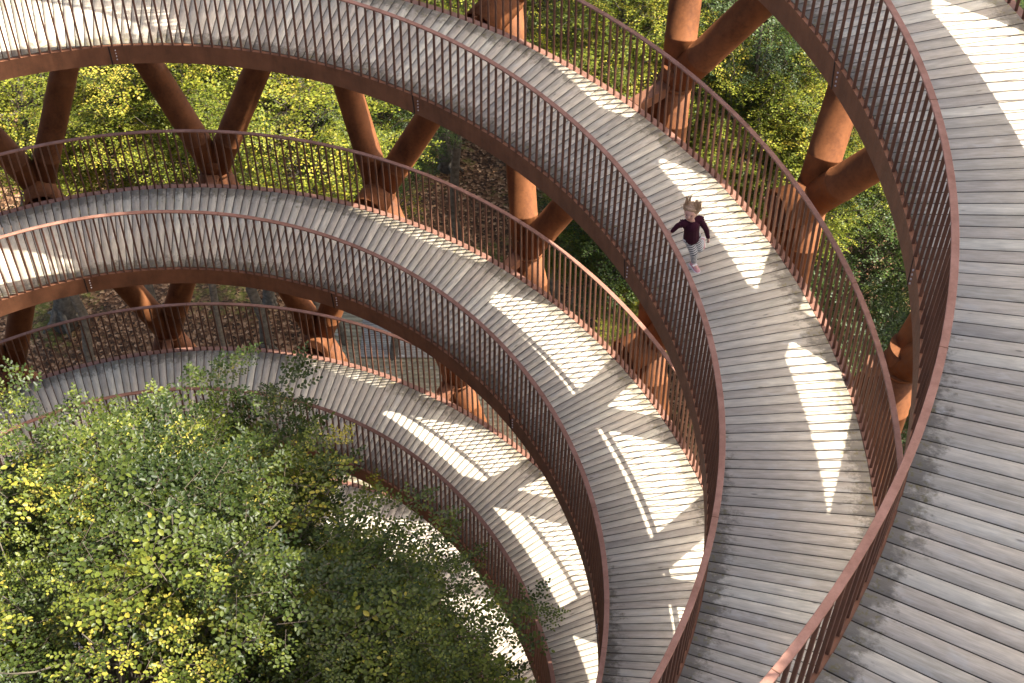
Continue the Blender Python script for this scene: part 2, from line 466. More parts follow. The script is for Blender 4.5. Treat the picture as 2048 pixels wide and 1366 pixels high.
for (k, lean), lst in tubes.items():
    lst.sort(key=lambda t: t[0])
    for i, (x, p, q, rings) in enumerate(lst):
        mb = MB(); mb.rings([[v - p for v in r] for r in rings])
        o = mb.build('steel_tube', M_tube, None, True); o.location = p
        tag(o, f'rusty tube leaning {lean}, {ORD[i]} of those rising from {SN[k]}', 'steel tube', 'tubes of the outer steel lattice')
o = hidden.build('steel_tube', M_tube, None, True)
tag(o, 'rusty lattice tubes of the tower outside the picture', 'steel tube', 'tubes of the outer steel lattice', 'stuff')
joints = {}
for n in range(n_lo+1, n_hi):
    p, k, ph = node_pos(n)
    if not (-2 <= k <= 4) or not infrm(p, 60): continue
    joints.setdefault(k, []).append((project(p)[0], n, p, ph))
for k, lst in joints.items():
    lst.sort(key=lambda t: t[0])
    for i, (x, n, p, ph) in enumerate(lst):
        g = empty('tube_joint', p, ph)
        tag(g, f'collared joint of rusty tubes, {ORD[i]} along the outside of {SN[k]}', 'tube joint', 'joints of the outer steel lattice')
        mb = MB(); m_ = 40
        def ring(r, z, sx=1., sy=1.25): return [(r*sx*math.cos(2*PI*j/m_), r*sy*math.sin(2*PI*j/m_), z) for j in range(m_)]
        mb.rings([ring(.21, -.022, 1, 1.1), ring(.246, -.018, 1, 1.1), ring(.248, .014, 1, 1.1), ring(.21, .022, 1, 1.1)])
        mb.build('collar', M_tube, g, False)
        mb = MB(); mb.rings([ring(.19, -.30, 1, 1.15), ring(.205, -.14, 1, 1.1), ring(.215, 0, 1, 1.06), ring(.205, .14, 1, 1.1), ring(.19, .30, 1, 1.15)])
        mb.build('joint_body', M_tube, g, True)
        if n % 2 == 0:
            # open pipe stub pointing in at the deck, with the bracket that holds the walkway
            mb = MB(); m2 = 40
            sl_ = node_off(n)[0] - .33
            def pr(r, x): return [(x, r*math.cos(2*PI*j/m2), .02 + r*math.sin(2*PI*j/m2)) for j in range(m2)]
            mb.rings([pr(.275, 0), pr(.275, -sl_), pr(.258, -sl_), pr(.258, 0)], caps=False)
            s_ = mb.build('stub_pipe', M_tube, g, True)
            mb = MB(); Mx = Matrix.Translation((-sl_*.6, 0, .02))
            mb.box(Mx, sl_*.9, .022, .50); mb.box(Matrix.Translation((-sl_*.75, 0, .03)) @ Matrix.Rotation(.5, 4, 'X'), sl_*.9, .40, .02)
            mb.build('bracket', M_beam, s_)
        else:
            mb = MB(); bl_ = node_off(n)[0] - .3; mb.box(Matrix.Translation((-.1-bl_/2, 0, .0)), bl_, .18, .16); mb.build('bracket', M_beam, g)
#__PART2__

# ------------------------------------------------------------------ forest floor
def ground_mat():
    m, nt, b = mat('leaf_litter')
    g = N(nt, 'ShaderNodeNewGeometry'); v = g.outputs['Position']
    vo = N(nt, 'ShaderNodeTexVoronoi'); vo.inputs['Scale'].default_value = 12; L(nt, v, vo.inputs['Vector'])
    sp = N(nt, 'ShaderNodeSeparateColor'); L(nt, vo.outputs['Color'], sp.inputs[0])
    col = ramp(nt, sp.outputs[0], [(0, (.025, .014, .007)), (.35, (.06, .03, .014)), (.6, (.11, .055, .025)), (.8, (.18, .10, .05)), (1, (.30, .19, .11))])
    n1 = noise(nt, v, .35, 5, .6); n2 = noise(nt, v, 6, 4, .6)
    mo = mrange(nt, math_(nt, 'ADD', math_(nt, 'MULTIPLY', n1, .7), math_(nt, 'MULTIPLY', n2, .3)), .5, .6)
    col = mixc(nt, math_(nt, 'MULTIPLY', mo, .75), col, ramp(nt, n2, [(.35, (.045, .06, .012)), (.65, (.13, .14, .025))]))
    so_ = mrange(nt, noise(nt, v, .9, 4, .6), .52, .64)
    col = mixc(nt, math_(nt, 'MULTIPLY', so_, .6), col, (.03, .02, .013))
    L(nt, col, b.inputs['Base Color']); b.inputs['Roughness'].default_value = .9; b.inputs['Specular IOR Level'].default_value = .15
    bp = N(nt, 'ShaderNodeBump'); bp.inputs['Strength'].default_value = .8; bp.inputs['Distance'].default_value = .04
    L(nt, vo.outputs['Distance'], bp.inputs['Height']); L(nt, bp.outputs[0], b.inputs['Normal'])
    return m
n = 90; xs = np.linspace(-90, 90, n); X, Y = np.meshgrid(xs, xs + 10)
Z = GZ + .35*np.sin(X*.21+1.3)*np.cos(Y*.17) + .12*np.sin(X*.7+Y*.5) - .3
Z = np.where(np.hypot(X-2, Y-21) < 9, GZ - .15, Z)
idx = np.arange(n*n).reshape(n, n)
Fq = np.stack([idx[:-1, :-1], idx[:-1, 1:], idx[1:, 1:], idx[1:, :-1]], -1).reshape(-1, 4)
o = link('forest_floor', np_mesh('forest_floor', np.stack([X, Y, Z], -1).reshape(-1, 3), Fq, smooth=True), ground_mat())
tag(o, 'brown leaf litter and moss on the forest floor far below', 'forest floor', kind='structure')

# boardwalk on the ground at the foot of the tower
def planks(name, x0, x1, y0, y1, z, pw, m, parent, seed, along_x=True):
    V = []; Fc = []; UV = []; RN = []; rk = np.random.default_rng(seed); y = y0
    while y < y1:
        h = pw-.012; c = [(x0, y), (x1, y), (x1, y+h), (x0, y+h)]; b0 = len(V); dz = rk.normal(0, .003)
        V += [(a, b, z+dz) for a, b in c] + [(a, b, z-.05) for a, b in c]; r = rk.random()
        uv = [(0, 0), (x1-x0, 0), (x1-x0, h), (0, h)]*2
        for q in ((0, 1, 2, 3), (0, 4, 5, 1), (1, 5, 6, 2), (2, 6, 7, 3), (3, 7, 4, 0)):
            if len(q) == 4:
                Fc.append(tuple(b0+j for j in q)); RN.append(r); UV += [uv[j] for j in q]
        y += pw
    me = np_mesh(name, V, Fc, {'rnd': ('FACE', RN)}); l = me.uv_layers.new(name='UVMap'); l.data.foreach_set('uv', np.array(UV, np.float32).ravel())
    return link(name, me, m, parent)
bwk = empty('boardwalk', (2.4, 21.5, GZ))
tag(bwk, 'mossy timber boardwalk with a pale slatted patch on the ground', 'boardwalk')
planks('plank_deck', -3.6, 3.6, -4.5, 4.6, .12, .17, M_board, bwk, 5)
planks('slatted_patch', -1.9, .9, 1.6, 3.6, .19, .095, M_board2, bwk, 6)
mb = MB()
for yy in (-4.5, 0, 4.6): mb.box(Matrix.Translation((0, yy, -.02)), 7.2, .12, .16)
mb.build('frame', M_board, bwk)

# ------------------------------------------------------------------ trees
LEAF_BG = [(0, (.025, .042, .005)), (.3, (.075, .10, .010)), (.6, (.15, .17, .016)), (.85, (.25, .25, .028)), (1, (.40, .32, .045))]
LEAF_HERO = [(0, (.020, .034, .007)), (.35, (.043, .062, .010)), (.7, (.10, .125, .017)), (.92, (.20, .21, .028)), (1, (.34, .29, .045))]
M_leaf_bg = make_leaf('beech_leaf_far', LEAF_BG, .3, .5, .2)
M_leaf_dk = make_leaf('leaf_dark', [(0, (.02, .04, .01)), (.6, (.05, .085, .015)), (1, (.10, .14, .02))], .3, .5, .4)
M_leaf = make_leaf('beech_leaf', LEAF_HERO, .25, .42, .25)
M_bark = plain('bark', (.10, .085, .062), .9, .2, var=.45, scale=7)
M_twig = plain('twig_bark', (.13, .10, .075), .8, .2, var=.3, scale=20)

def leaf_tmpl(six=True):
    if six:
        v = np.array([(0, 0, 0), (.30, -.38, .09), (.72, -.34, .09), (1, 0, -.04), (.72, .34, .09), (.30, .38, .09)])
        v[:, 1] *= .72*1.15; f = np.array([(0, 1, 2, 3), (0, 3, 4, 5)])
    else:
        v = np.array([(0, 0, 0), (.45, -.36, .05), (1, 0, 0), (.45, .36, .05)]); f = np.array([(0, 1, 2, 3)])
    return v, f
def rot_from(d, nrm):
    """rows of d (leaf axis) and nrm -> (n,3,3) with columns x=d, y=nrm x d, z"""
    d = d/np.linalg.norm(d, axis=1)[:, None]; y = np.cross(nrm, d); y /= np.linalg.norm(y, axis=1)[:, None]+1e-9
    z = np.cross(d, y); return np.stack([d, y, z], -1)
def make_spray(r, L_=.8, step=.085, lf=.03, ll=.062, six=True, droop=.1, twigs=True):
    """a flat leafy spray in its own frame: +x outwards, z up"""
    tv, tf = leaf_tmpl(six); O = []; Dd = []; Nn = []; S = []; TW = []
    def axis(o, d, n_, length):
        k = max(2, int(length/lf)); s = 1
        for i in range(1, k+1):
            t = i/k*length; c = o + d*t + np.array([0, 0, -droop*t*t])
            c = c + r.normal(0, .003, 3)
            ang = s*math.radians(r.uniform(38, 62)) if i < k else r.normal(0, .1); s = -s
            ca, sa = math.cos(ang), math.sin(ang); side = np.cross(n_, d)
            ld = d*ca + side*sa + n_*r.normal(.08, .18)
            nn = n_ + r.normal(0, .33, 3)
            O.append(c); Dd.append(ld); Nn.append(nn); S.append(ll*r.uniform(.7, 1.15)*(1 if i < k*.8 else .85))
        TW.append((o, o + d*length*.5 + np.array([0, 0, -droop*(length*.5)**2]), o + d*length + np.array([0, 0, -droop*length**2]), .0022))
    d0 = np.array([1., 0, 0]); n0 = np.array([0, 0, 1.])
    ns = int(L_/step); s = 1
    for i in range(1, ns):
        t = i*step; o = np.array([t, 0, -droop*t*t]); ang = s*math.radians(r.uniform(42, 60)); s = -s
        d = np.array([math.cos(ang), math.sin(ang), r.normal(.03, .1)]); d /= np.linalg.norm(d)
        nn = n0 + r.normal(0, .12, 3); nn -= d*(nn@d); nn /= np.linalg.norm(nn)
        ln = (L_-t)*.62*r.uniform(.75, 1.15)*min(1, .45+t/L_*2.2)
        axis(o, d, nn, max(ln, .06))
    axis(np.array([L_*.35, 0, -droop*(L_*.35)**2]), d0, n0, L_*.65)
    TW.append((np.zeros(3), np.array([L_*.5, 0, -droop*(L_*.5)**2]), np.array([L_, 0, -droop*L_*L_]), .004))
    O = np.array(O); Rm = rot_from(np.array(Dd), np.array(Nn)); S = np.array(S)
    V = O[:, None, :] + np.einsum('nij,kj->nki', Rm, tv)*S[:, None, None]
    nl, nk = len(O), len(tv)
    Fc = (np.arange(nl)*nk)[:, None, None] + tf[None]
    tV = []; tF = []
    for a, m_, b, rd in TW:
        b0 = len(tV)
        for q, rr in ((a, rd), (m_, rd*.75), (b, rd*.3)):
            dd = (b-a)/np.linalg.norm(b-a); e1 = np.cross(dd, [0, 0, 1.]); e1 /= np.linalg.norm(e1)+1e-9; e2 = np.cross(dd, e1)
            for j in range(3):
                an = 2*PI*j/3; tV.append(q + (e1*math.cos(an)+e2*math.sin(an))*rr)
        for i in range(2):
            for j in range(3): tF.append((b0+i*3+j, b0+i*3+(j+1) % 3, b0+i*3+3+(j+1) % 3, b0+i*3+3+j))
    return dict(V=V.reshape(-1, 3), F=Fc.reshape(-1, tf.shape[1]), nl=nl, fl=len(tf), tV=np.array(tV), tF=np.array(tF))
def assemble(sprays, protos, r, want_twigs=True, tone=None):
    """sprays: (pos, dir, normal, scale)"""
    LV = []; LF = []; RN = []; TV = []; TF = []; a = 0; b = 0
    for i, sp_ in enumerate(sprays):
        p, d, nn, s = sp_[:4]
        pr = protos[i % len(protos)]
        Rm = rot_from(np.array([d]), np.array([nn]))[0]
        LV.append(pr['V']@Rm.T*s + p); LF.append(pr['F']+a); a += len(pr['V'])
        base = (r.beta(2.2, 2.4) if tone is None else tone(p, r)) if len(sp_) < 5 else sp_[4] + r.normal(0, .07)
        RN.append(np.clip(np.repeat(base + r.normal(0, .16, pr['nl']), pr['fl']), 0, 1))
        if want_twigs:
            TV.append(pr['tV']@Rm.T*s + p); TF.append(pr['tF']+b); b += len(pr['tV'])
    fol = np_mesh('foliage', np.concatenate(LV), np.concatenate(LF), {'rnd': ('FACE', np.concatenate(RN))}, smooth=False)
    tw = np_mesh('twigs', np.concatenate(TV), np.concatenate(TF)) if want_twigs else None
    return fol, tw
def limb(r, p0, p1, sag=.1, n=6, wob=.06):
    p0 = np.array(p0, float); p1 = np.array(p1, float); Ln = np.linalg.norm(p1-p0); out = []
    w1 = r.normal(0, wob*Ln, 3)
    for i in range(n+1):
        t = i/n; q = p0*(1-t)+p1*t + np.array([0, 0, sag*Ln*math.sin(PI*t)]) + w1*math.sin(2*PI*t)*.5 + r.normal(0, .012*Ln, 3)*(0 < i < n)
        out.append(q)
    return out
def bezpt(pts, t):
    x = t*(len(pts)-1); i = min(int(x), len(pts)-2); f = x-i
    return pts[i]*(1-f)+pts[i+1]*f, pts[i+1]-pts[i]
def crown_tree(r, centre, rad, trunk_base, trunk_top, n_limb, n_spray, protos, spray_s=(.7, 1.1), trunk_r=.2, up=.0, tone=None, squash_low=-.35, limb_r=.05, shell=0, bough=1.):
    """returns foliage, twigs meshes and an MB with the trunk and limbs (local to trunk_base)"""
    centre = np.array(centre, float); rad = np.array(rad, float); tb = MB()
    base = np.array(trunk_base, float); top = np.array(trunk_top, float)
    tr = limb(r, base, top, 0, 9, .015)
    tb.tube([base + np.array([0, 0, -.4])] + tr[0:], [trunk_r*1.7] + [trunk_r*(1.25 if i == 0 else 1-.75*i/9) for i in range(10)], 12)
    # root flare
    for a in range(6):
        an = a*PI/3 + r.uniform(-.3, .3); e = np.array([math.cos(an), math.sin(an), 0])
        tb.tube([base + np.array([0, 0, trunk_r*2.2]) + e*trunk_r*.6, base + e*trunk_r*1.5 + np.array([0, 0, .1]), base + e*trunk_r*3.2 + np.array([0, 0, -.15])], [trunk_r*.5, trunk_r*.42, trunk_r*.15], 7)
    sprays = []
    ga = PI*(3-math.sqrt(5))
    for i in range(n_limb):
        # end points spread over the crown's envelope
        u = 1 - (i+.5)/n_limb*(1-squash_low); th = i*ga + r.uniform(-.25, .25)
        rr = math.sqrt(max(0, 1-u*u)); e = centre + rad*np.array([rr*math.cos(th), rr*math.sin(th), u])*r.uniform(.80, 1.04)
        # where it leaves the trunk
        zt = min(top[2]-.1, max(centre[2]-rad[2]*.75, e[2] - rad[2]*r.uniform(.35, .75)))
        f = (zt-base[2])/(top[2]-base[2]); s0, _ = bezpt(tr, min(.98, max(.2, f)))
        lp = limb(r, s0, e, -.06, 6, .05)
        Ln = np.linalg.norm(e-s0)
        tb.tube(lp, [limb_r*Ln/4*(1-.85*j/6)+.006 for j in range(7)], 6)
        ns = max(3, int(n_spray*Ln/rad[0])); side = 1
        for j in range(ns):
            t = .28 + .72*(j+r.uniform(.1, .9))/ns; q, d = bezpt(lp, t); d = d/np.linalg.norm(d)
            side = -side; an = side*math.radians(r.uniform(25, 75)) if t < .93 else r.normal(0, .2)
            h = np.array([d[0]*math.cos(an)-d[1]*math.sin(an), d[0]*math.sin(an)+d[1]*math.cos(an), 0])
            h /= np.linalg.norm(h)+1e-9
            sd_ = h + np.array([0, 0, r.normal(.12+up*(t > .8), .22)])
            nn = np.array([0, 0, 1.]) + r.normal(0, .22, 3) - .2*h
            sc_ = r.uniform(*spray_s)*(1-.25*t)
            if up and t > .75 and r.random() < up:
                sd_ = np.array([d[0]*.35, d[1]*.35, 1.]) + r.normal(0, .15, 3); nn = -CAMDIR + r.normal(0, .3, 3); sc_ *= .8
            sprays.append((q, sd_, nn, sc_))
    for i in range(shell):      # leafy boughs in layers round the envelope, each a flat fan of sprays
        v = r.normal(size=3); v[2] = abs(v[2])*1.0 - .35
        if shell > 100 and i >= 300: v[0] = abs(v[0])*1.6 + .3; v[2] = r.uniform(-.75, .5)      # fuller towards the near right
        v /= np.linalg.norm(v)
        rr = r.uniform(.60, 1.0) + .07*math.sin(5*math.atan2(v[1], v[0])+3*v[2]) + .05*math.sin(9*v[0]+7*v[1])
        if shell > 100 and i >= 300: rr *= .82
        q = centre + rad*v*rr; h = np.array([v[0], v[1], 0]) + r.normal(0, .35, 3)*[1, 1, 0]; h /= np.linalg.norm(h)
        nn0 = np.array([0, 0, 1.]) + r.normal(0, .2, 3) + .2*v; lift = r.normal(.08, .15)
        if up and r.random() < up*.5:      # a leading shoot that stands up
            for jj in range(3):
                sprays.append((q + np.array([0, 0, .25*jj]), np.array([h[0]*.3, h[1]*.3, 1.]) + r.normal(0, .1, 3), -CAMDIR + r.normal(0, .3, 3), r.uniform(*spray_s)*.7))
            continue
        tn_ = r.beta(1.7, 2.0) if tone is None else tone(q, r); main = h + np.array([0, 0, lift]); sd = 1; ln_ = r.uniform(1.0, 1.9)*bough
        for jj in range(9):
            t = -ln_*.55 + ln_*jj/8; sd = -sd; an = sd*math.radians(r.uniform(35, 60)) if jj < 8 else 0
            hd = np.array([h[0]*math.cos(an)-h[1]*math.sin(an), h[0]*math.sin(an)+h[1]*math.cos(an), lift + r.normal(0, .08)])
            sprays.append((q + main*t + r.normal(0, .03, 3), hd, nn0 + r.normal(0, .1, 3), r.uniform(*spray_s)*(1.05-.35*jj/8), tn_))
    fol, tw = assemble(sprays, protos, r, True, tone)
    return fol, tw, tb
CAMDIR = _F.copy()
def shift_mesh(me, off):
    co = np.empty(len(me.vertices)*3, np.float32); me.vertices.foreach_get('co', co)
    me.vertices.foreach_set('co', (co.reshape(-1, 3) - np.array(off, np.float32)).ravel()); me.update()

# the beech in the middle of the tower
rh = np.random.default_rng(21)
HB = (0.7, -1.4, GZ)
protos = [make_spray(rh, L_=rh.uniform(.62, .95), step=.085, lf=.033, ll=.078, six=True, droop=rh.uniform(0, .35)) for _ in range(9)]
fol, tw, tb = crown_tree(rh, (.85, -1.2, -4.55), (4.2, 3.9, 3.6), HB, (.9, -1.3, -2.2), 120, 8, protos, (.7, 1.2), .21, .35,
                         squash_low=-.25, limb_r=.024, shell=500)
hero = empty('beech_tree', HB)
tag(hero, 'glossy-leaved beech growing up through the hollow middle of the tower', 'tree')
for me, nm, m_ in ((fol, 'foliage', M_leaf), (tw, 'twigs', M_twig)):
    shift_mesh(me, HB); link(nm, me, m_, hero)
tb.v = [tuple(np.array(v)-np.array(HB)) for v in tb.v]; tb.build('trunk', M_bark, hero, True)

# forest trees beyond the tower: three kinds of crown, copied
rb = np.random.default_rng(33)
protos_b = [make_spray(rb, L_=rb.uniform(.8, 1.15), step=.13, lf=.058, ll=.108, six=False, droop=rb.uniform(0, .3)) for _ in range(8)]
KIND = []
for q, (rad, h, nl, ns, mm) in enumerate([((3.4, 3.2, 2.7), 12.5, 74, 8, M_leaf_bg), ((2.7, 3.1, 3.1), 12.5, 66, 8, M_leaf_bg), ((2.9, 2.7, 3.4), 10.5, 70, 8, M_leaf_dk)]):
    tone = (lambda p, r, q=q: r.beta(3, 2.6) if q == 0 else (r.beta(2.4, 2.6) if q == 1 else r.beta(2, 2.4)))
    fol, tw, tb = crown_tree(rb, (0, 0, h-rad[2]), rad, (0, 0, 0), (.1, .1, h-.5), nl, ns, protos_b, (.8, 1.25), .17, .1, tone=tone, squash_low=-.55, limb_r=.028, shell=46, bough=1.25)
    me = bpy.data.meshes.new('trunk'); me.from_pydata(tb.v, [], tb.f)
    for p_ in me.polygons: p_.use_smooth = len(p_.vertices) == 4
    me.materials.append(M_bark); fol.materials.append(mm); tw.materials.append(M_twig)
    KIND.append((fol, tw, me, h))
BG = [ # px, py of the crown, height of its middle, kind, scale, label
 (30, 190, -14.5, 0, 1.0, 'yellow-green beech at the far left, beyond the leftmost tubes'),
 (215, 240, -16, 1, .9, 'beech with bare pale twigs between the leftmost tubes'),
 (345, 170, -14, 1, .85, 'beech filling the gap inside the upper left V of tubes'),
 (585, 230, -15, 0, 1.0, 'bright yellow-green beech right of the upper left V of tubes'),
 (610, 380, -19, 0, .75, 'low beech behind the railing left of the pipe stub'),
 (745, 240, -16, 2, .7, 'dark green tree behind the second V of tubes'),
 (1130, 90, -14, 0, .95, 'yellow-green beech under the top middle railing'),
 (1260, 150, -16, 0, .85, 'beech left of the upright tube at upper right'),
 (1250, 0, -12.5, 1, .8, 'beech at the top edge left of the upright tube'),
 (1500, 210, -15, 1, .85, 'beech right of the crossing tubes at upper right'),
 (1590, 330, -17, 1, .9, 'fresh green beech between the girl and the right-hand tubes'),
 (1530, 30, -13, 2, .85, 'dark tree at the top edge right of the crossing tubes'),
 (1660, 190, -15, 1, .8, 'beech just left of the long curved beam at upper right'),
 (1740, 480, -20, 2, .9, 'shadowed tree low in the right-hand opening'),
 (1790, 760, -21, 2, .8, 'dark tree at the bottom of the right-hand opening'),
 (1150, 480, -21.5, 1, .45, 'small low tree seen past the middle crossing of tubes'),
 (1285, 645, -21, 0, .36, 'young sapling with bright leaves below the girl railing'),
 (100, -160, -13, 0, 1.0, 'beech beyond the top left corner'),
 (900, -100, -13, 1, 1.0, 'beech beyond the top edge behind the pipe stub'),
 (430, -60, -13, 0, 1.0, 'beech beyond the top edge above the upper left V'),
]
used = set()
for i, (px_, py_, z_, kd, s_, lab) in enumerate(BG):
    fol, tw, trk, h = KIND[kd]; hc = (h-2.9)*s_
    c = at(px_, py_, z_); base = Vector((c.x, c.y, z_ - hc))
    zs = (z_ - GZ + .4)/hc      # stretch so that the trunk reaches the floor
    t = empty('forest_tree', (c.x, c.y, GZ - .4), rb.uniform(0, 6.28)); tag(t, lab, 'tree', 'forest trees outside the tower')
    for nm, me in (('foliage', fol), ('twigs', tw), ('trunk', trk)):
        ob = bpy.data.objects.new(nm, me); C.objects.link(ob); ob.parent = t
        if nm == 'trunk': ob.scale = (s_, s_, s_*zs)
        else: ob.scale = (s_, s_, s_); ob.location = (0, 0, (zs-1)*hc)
# trees farther out whose canopy keeps the floor in shade
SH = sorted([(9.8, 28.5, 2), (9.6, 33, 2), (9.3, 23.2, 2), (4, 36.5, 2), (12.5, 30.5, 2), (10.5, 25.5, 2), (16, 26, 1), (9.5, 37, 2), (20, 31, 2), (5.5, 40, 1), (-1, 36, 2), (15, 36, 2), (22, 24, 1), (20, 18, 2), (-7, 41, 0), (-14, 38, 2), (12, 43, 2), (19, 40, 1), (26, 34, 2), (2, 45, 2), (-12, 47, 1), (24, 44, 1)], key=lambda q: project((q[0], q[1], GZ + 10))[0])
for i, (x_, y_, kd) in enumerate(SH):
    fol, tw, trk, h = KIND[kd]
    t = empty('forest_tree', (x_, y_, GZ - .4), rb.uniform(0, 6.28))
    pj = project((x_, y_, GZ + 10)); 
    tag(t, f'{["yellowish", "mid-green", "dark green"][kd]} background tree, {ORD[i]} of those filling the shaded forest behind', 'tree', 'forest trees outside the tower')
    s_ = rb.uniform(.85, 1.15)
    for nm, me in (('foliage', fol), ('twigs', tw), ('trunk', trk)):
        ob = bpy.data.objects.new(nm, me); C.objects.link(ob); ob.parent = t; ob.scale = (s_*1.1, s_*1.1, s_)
# bare trunks standing on the litter
TRK = [(128, 640, .27, 'thick pale trunk with mossy foot on sunlit leaf litter at left'), (535, 700, .16, 'slim grey trunk behind the fourth turn railing'),
       (895, 330, .2, 'dim trunk in the dark gap beside the second V of tubes'), (1245, 620, .2, 'dark trunk left of the bright sapling'),
       (690, 690, .07, 'thin pale stem beside the boardwalk')]
for px_, py_, r_, lab in TRK:
    b_ = at(px_, py_, GZ); mb = MB(); H = 11
    pts = limb(rb, (0, 0, -.3), (rb.uniform(-.6, .6), rb.uniform(0, 1.4), H), 0, 8, .03)
    mb.tube(pts, [r_*(1.5 if i == 0 else 1.1-.5*i/8) for i in range(9)], 14)
    for a in range(5):
        an = a*1.256 + rb.uniform(-.3, .3); e = np.array([math.cos(an), math.sin(an), 0])
        mb.tube([np.array([0, 0, r_*2.2])+e*r_*.5, e*r_*1.4+np.array([0, 0, .12]), e*r_*2.8+np.array([0, 0, -.15])], [r_*.5, r_*.4, r_*.15], 7)
    t = empty('tree_trunk', b_); tag(t, lab, 'tree', 'forest trees outside the tower')
    mb.build('trunk', M_bark, t, True)
    q_, tw_, _, h_ = KIND[1]
    ob = bpy.data.objects.new('foliage', q_); C.objects.link(ob); ob.parent = t; s_ = .5
    ob.scale = (s_, s_, s_); ob.location = (pts[-1][0], pts[-1][1], H-(h_-2.9)*s_+.6)

# ------------------------------------------------------------------ the running girl
def capsule(mb_, p, q, r0, r1, n=14):
    p, q = Vector(p), Vector(q); d = (q-p); Ln = d.length; d.normalize(); e1 = d.orthogonal().normalized(); e2 = d.cross(e1); rings = []
    prof = [(-r0*math.cos(a), r0*math.sin(a)) for a in np.linspace(.12, PI/2, 5)] + [(Ln + r1*math.sin(a), r1*math.cos(a)) for a in np.linspace(0, PI/2-.12, 5)]
    for x, r in prof: rings.append([p + d*x + (e1*math.cos(2*PI*j/n) + e2*math.sin(2*PI*j/n))*r for j in range(n)])
    mb_.rings(rings)
def ellipsoid(mb_, c, M, n=16):
    """M: 3x3 columns = semi axes vectors"""
    rings = []
    for i in range(1, 10):
        a = PI*i/10
        rings.append([Vector(c) + M @ Vector((math.sin(a)*math.cos(2*PI*j/n), math.sin(a)*math.sin(2*PI*j/n), -math.cos(a))) for j in range(n)])
    mb_.rings(rings)
def remeshed(mb_, name, mt, parent, vox=.006, smooth=2, fix=None):
    o = mb_.build(name, None, None, recalc=True)
    md = o.modifiers.new('r', 'REMESH'); md.mode = 'VOXEL'; md.voxel_size = vox
    s = o.modifiers.new('s', 'SMOOTH'); s.factor = .5; s.iterations = smooth
    dg = bpy.context.evaluated_depsgraph_get(); me = bpy.data.meshes.new_from_object(o.evaluated_get(dg)); me.name = name
    bpy.data.objects.remove(o)
    for p_ in me.polygons: p_.use_smooth = True
    o2 = link(name, me, mt, parent); return o2
foot_px = (1389, 533)
zf = -.30
def deck_z(x, y):
    best = None
    for i in range(400):
        a = -.3 + 1.2*i/400
        if best is None or abs(math.atan2(y, x)-a) < best[0]: best = (abs(math.atan2(y, x)-a), a)
    return pt(0, best[1], 0).z
for _ in range(4):
    f_ = at(foot_px[0], foot_px[1], zf+.03); zf = deck_z(f_.x, f_.y)
def J(px_, py_, h): return at(px_, py_, zf+h)
gl = empty('person', (f_.x, f_.y, zf))
tag(gl, 'small blond girl in maroon top, striped leggings and pink sneakers running', 'person')
GO = Vector((f_.x, f_.y, zf))
hipc, hr, hl = J(1383, 474, .52), J(1378, 477, .50), J(1390, 473, .50)
waist, chest, neck = J(1383, 464, .62), J(1384, 451, .76), J(1383, 440, .86)
shr, shl = J(1367, 447, .81), J(1399, 438, .83)
head = J(1382, 424, .97)
elr, wrr = J(1355, 452, .74), J(1345, 462, .66)
ell, wrl = J(1412, 458, .66), J(1416, 474, .53)
knr, anr = J(1387, 504, .29), J(1388, 524, .075)
knl, anl = J(1399, 497, .30), J(1404, 482, .24)
heel, toe = J(1383, 527, .03), J(1396, 543, .022)
fwd = (toe-heel).normalized()
print('girl limbs', [(n_, round((a-b).length, 3)) for n_, a, b in (('thighR', hr, knr), ('shinR', knr, anr), ('thighL', hl, knl), ('shinL', knl, anl), ('torso', hipc, neck), ('uarmR', shr, elr), ('farmR', elr, wrr), ('uarmL', shl, ell), ('farmL', ell, wrl), ('shoulders', shr, shl), ('neckhead', neck, head), ('foot', heel, toe))])
L_ = lambda p: p - GO
fdir = Vector((-.34, -.92, .12)).normalized()
fside = fdir.cross(Vector((0, 0, 1))).normalized()      # her right... image left is -x
fup = fside.cross(fdir).normalized()
if fup.z < 0: fup = -fup; fside = -fside
def H3(a, b, c): return Matrix((fside*a, fdir*b, fup*c)).transposed()
M_skin = plain('skin', (.62, .36, .26), .5, .4, .15)
M_hair = plain('hair', (.38, .235, .125), .45, .5, var=.45, scale=90)
M_top = plain('maroon_knit', (.045, .008, .018), .85, .2, var=.3, scale=200)
M_shoe = plain('pink_shoe', (.62, .30, .30), .6, .3, var=.12, scale=80)
M_sole = plain('sole', (.80, .74, .70), .6, .3)
M_eye = plain('eye', (.03, .02, .02), .3, .5); M_lip = plain('lip', (.42, .13, .11), .5, .3); M_brow = plain('brow', (.22, .11, .06), .7)
# one continuous body: head, neck, torso, limbs, hands
mb = MB()
ellipsoid(mb, L_(head), H3(.073, .086, .100)); ellipsoid(mb, L_(head + fdir*.03 - fup*.045), H3(.052, .053, .058))
ellipsoid(mb, L_(head + fdir*.087 - fup*.02), H3(.011, .014, .018))
for s in (-1, 1):
    ellipsoid(mb, L_(head + fside*.07*s - fup*.012), H3(.010, .018, .026))
    ellipsoid(mb, L_(head + fside*.032*s + fdir*.058 - fup*.034), H3(.022, .02, .022))
capsule(mb, L_(neck - Vector((0, 0, .02))), L_(head - fup*.06 - fdir*.02), .034, .034)
for a, b, r0, r1 in ((hipc, waist, .080, .072), (waist, chest, .072, .080), (chest, neck, .078, .036), (shr, shl, .036, .036), (shr, elr, .031, .024), (elr, wrr, .024, .017),
                     (shl, ell, .031, .024), (ell, wrl, .024, .017), (hr, knr, .058, .041), (knr, anr, .041, .027), (hl, knl, .058, .041), (knl, anl, .041, .027), (hr, hl, .06, .06)):
    capsule(mb, L_(a), L_(b), r0, r1)
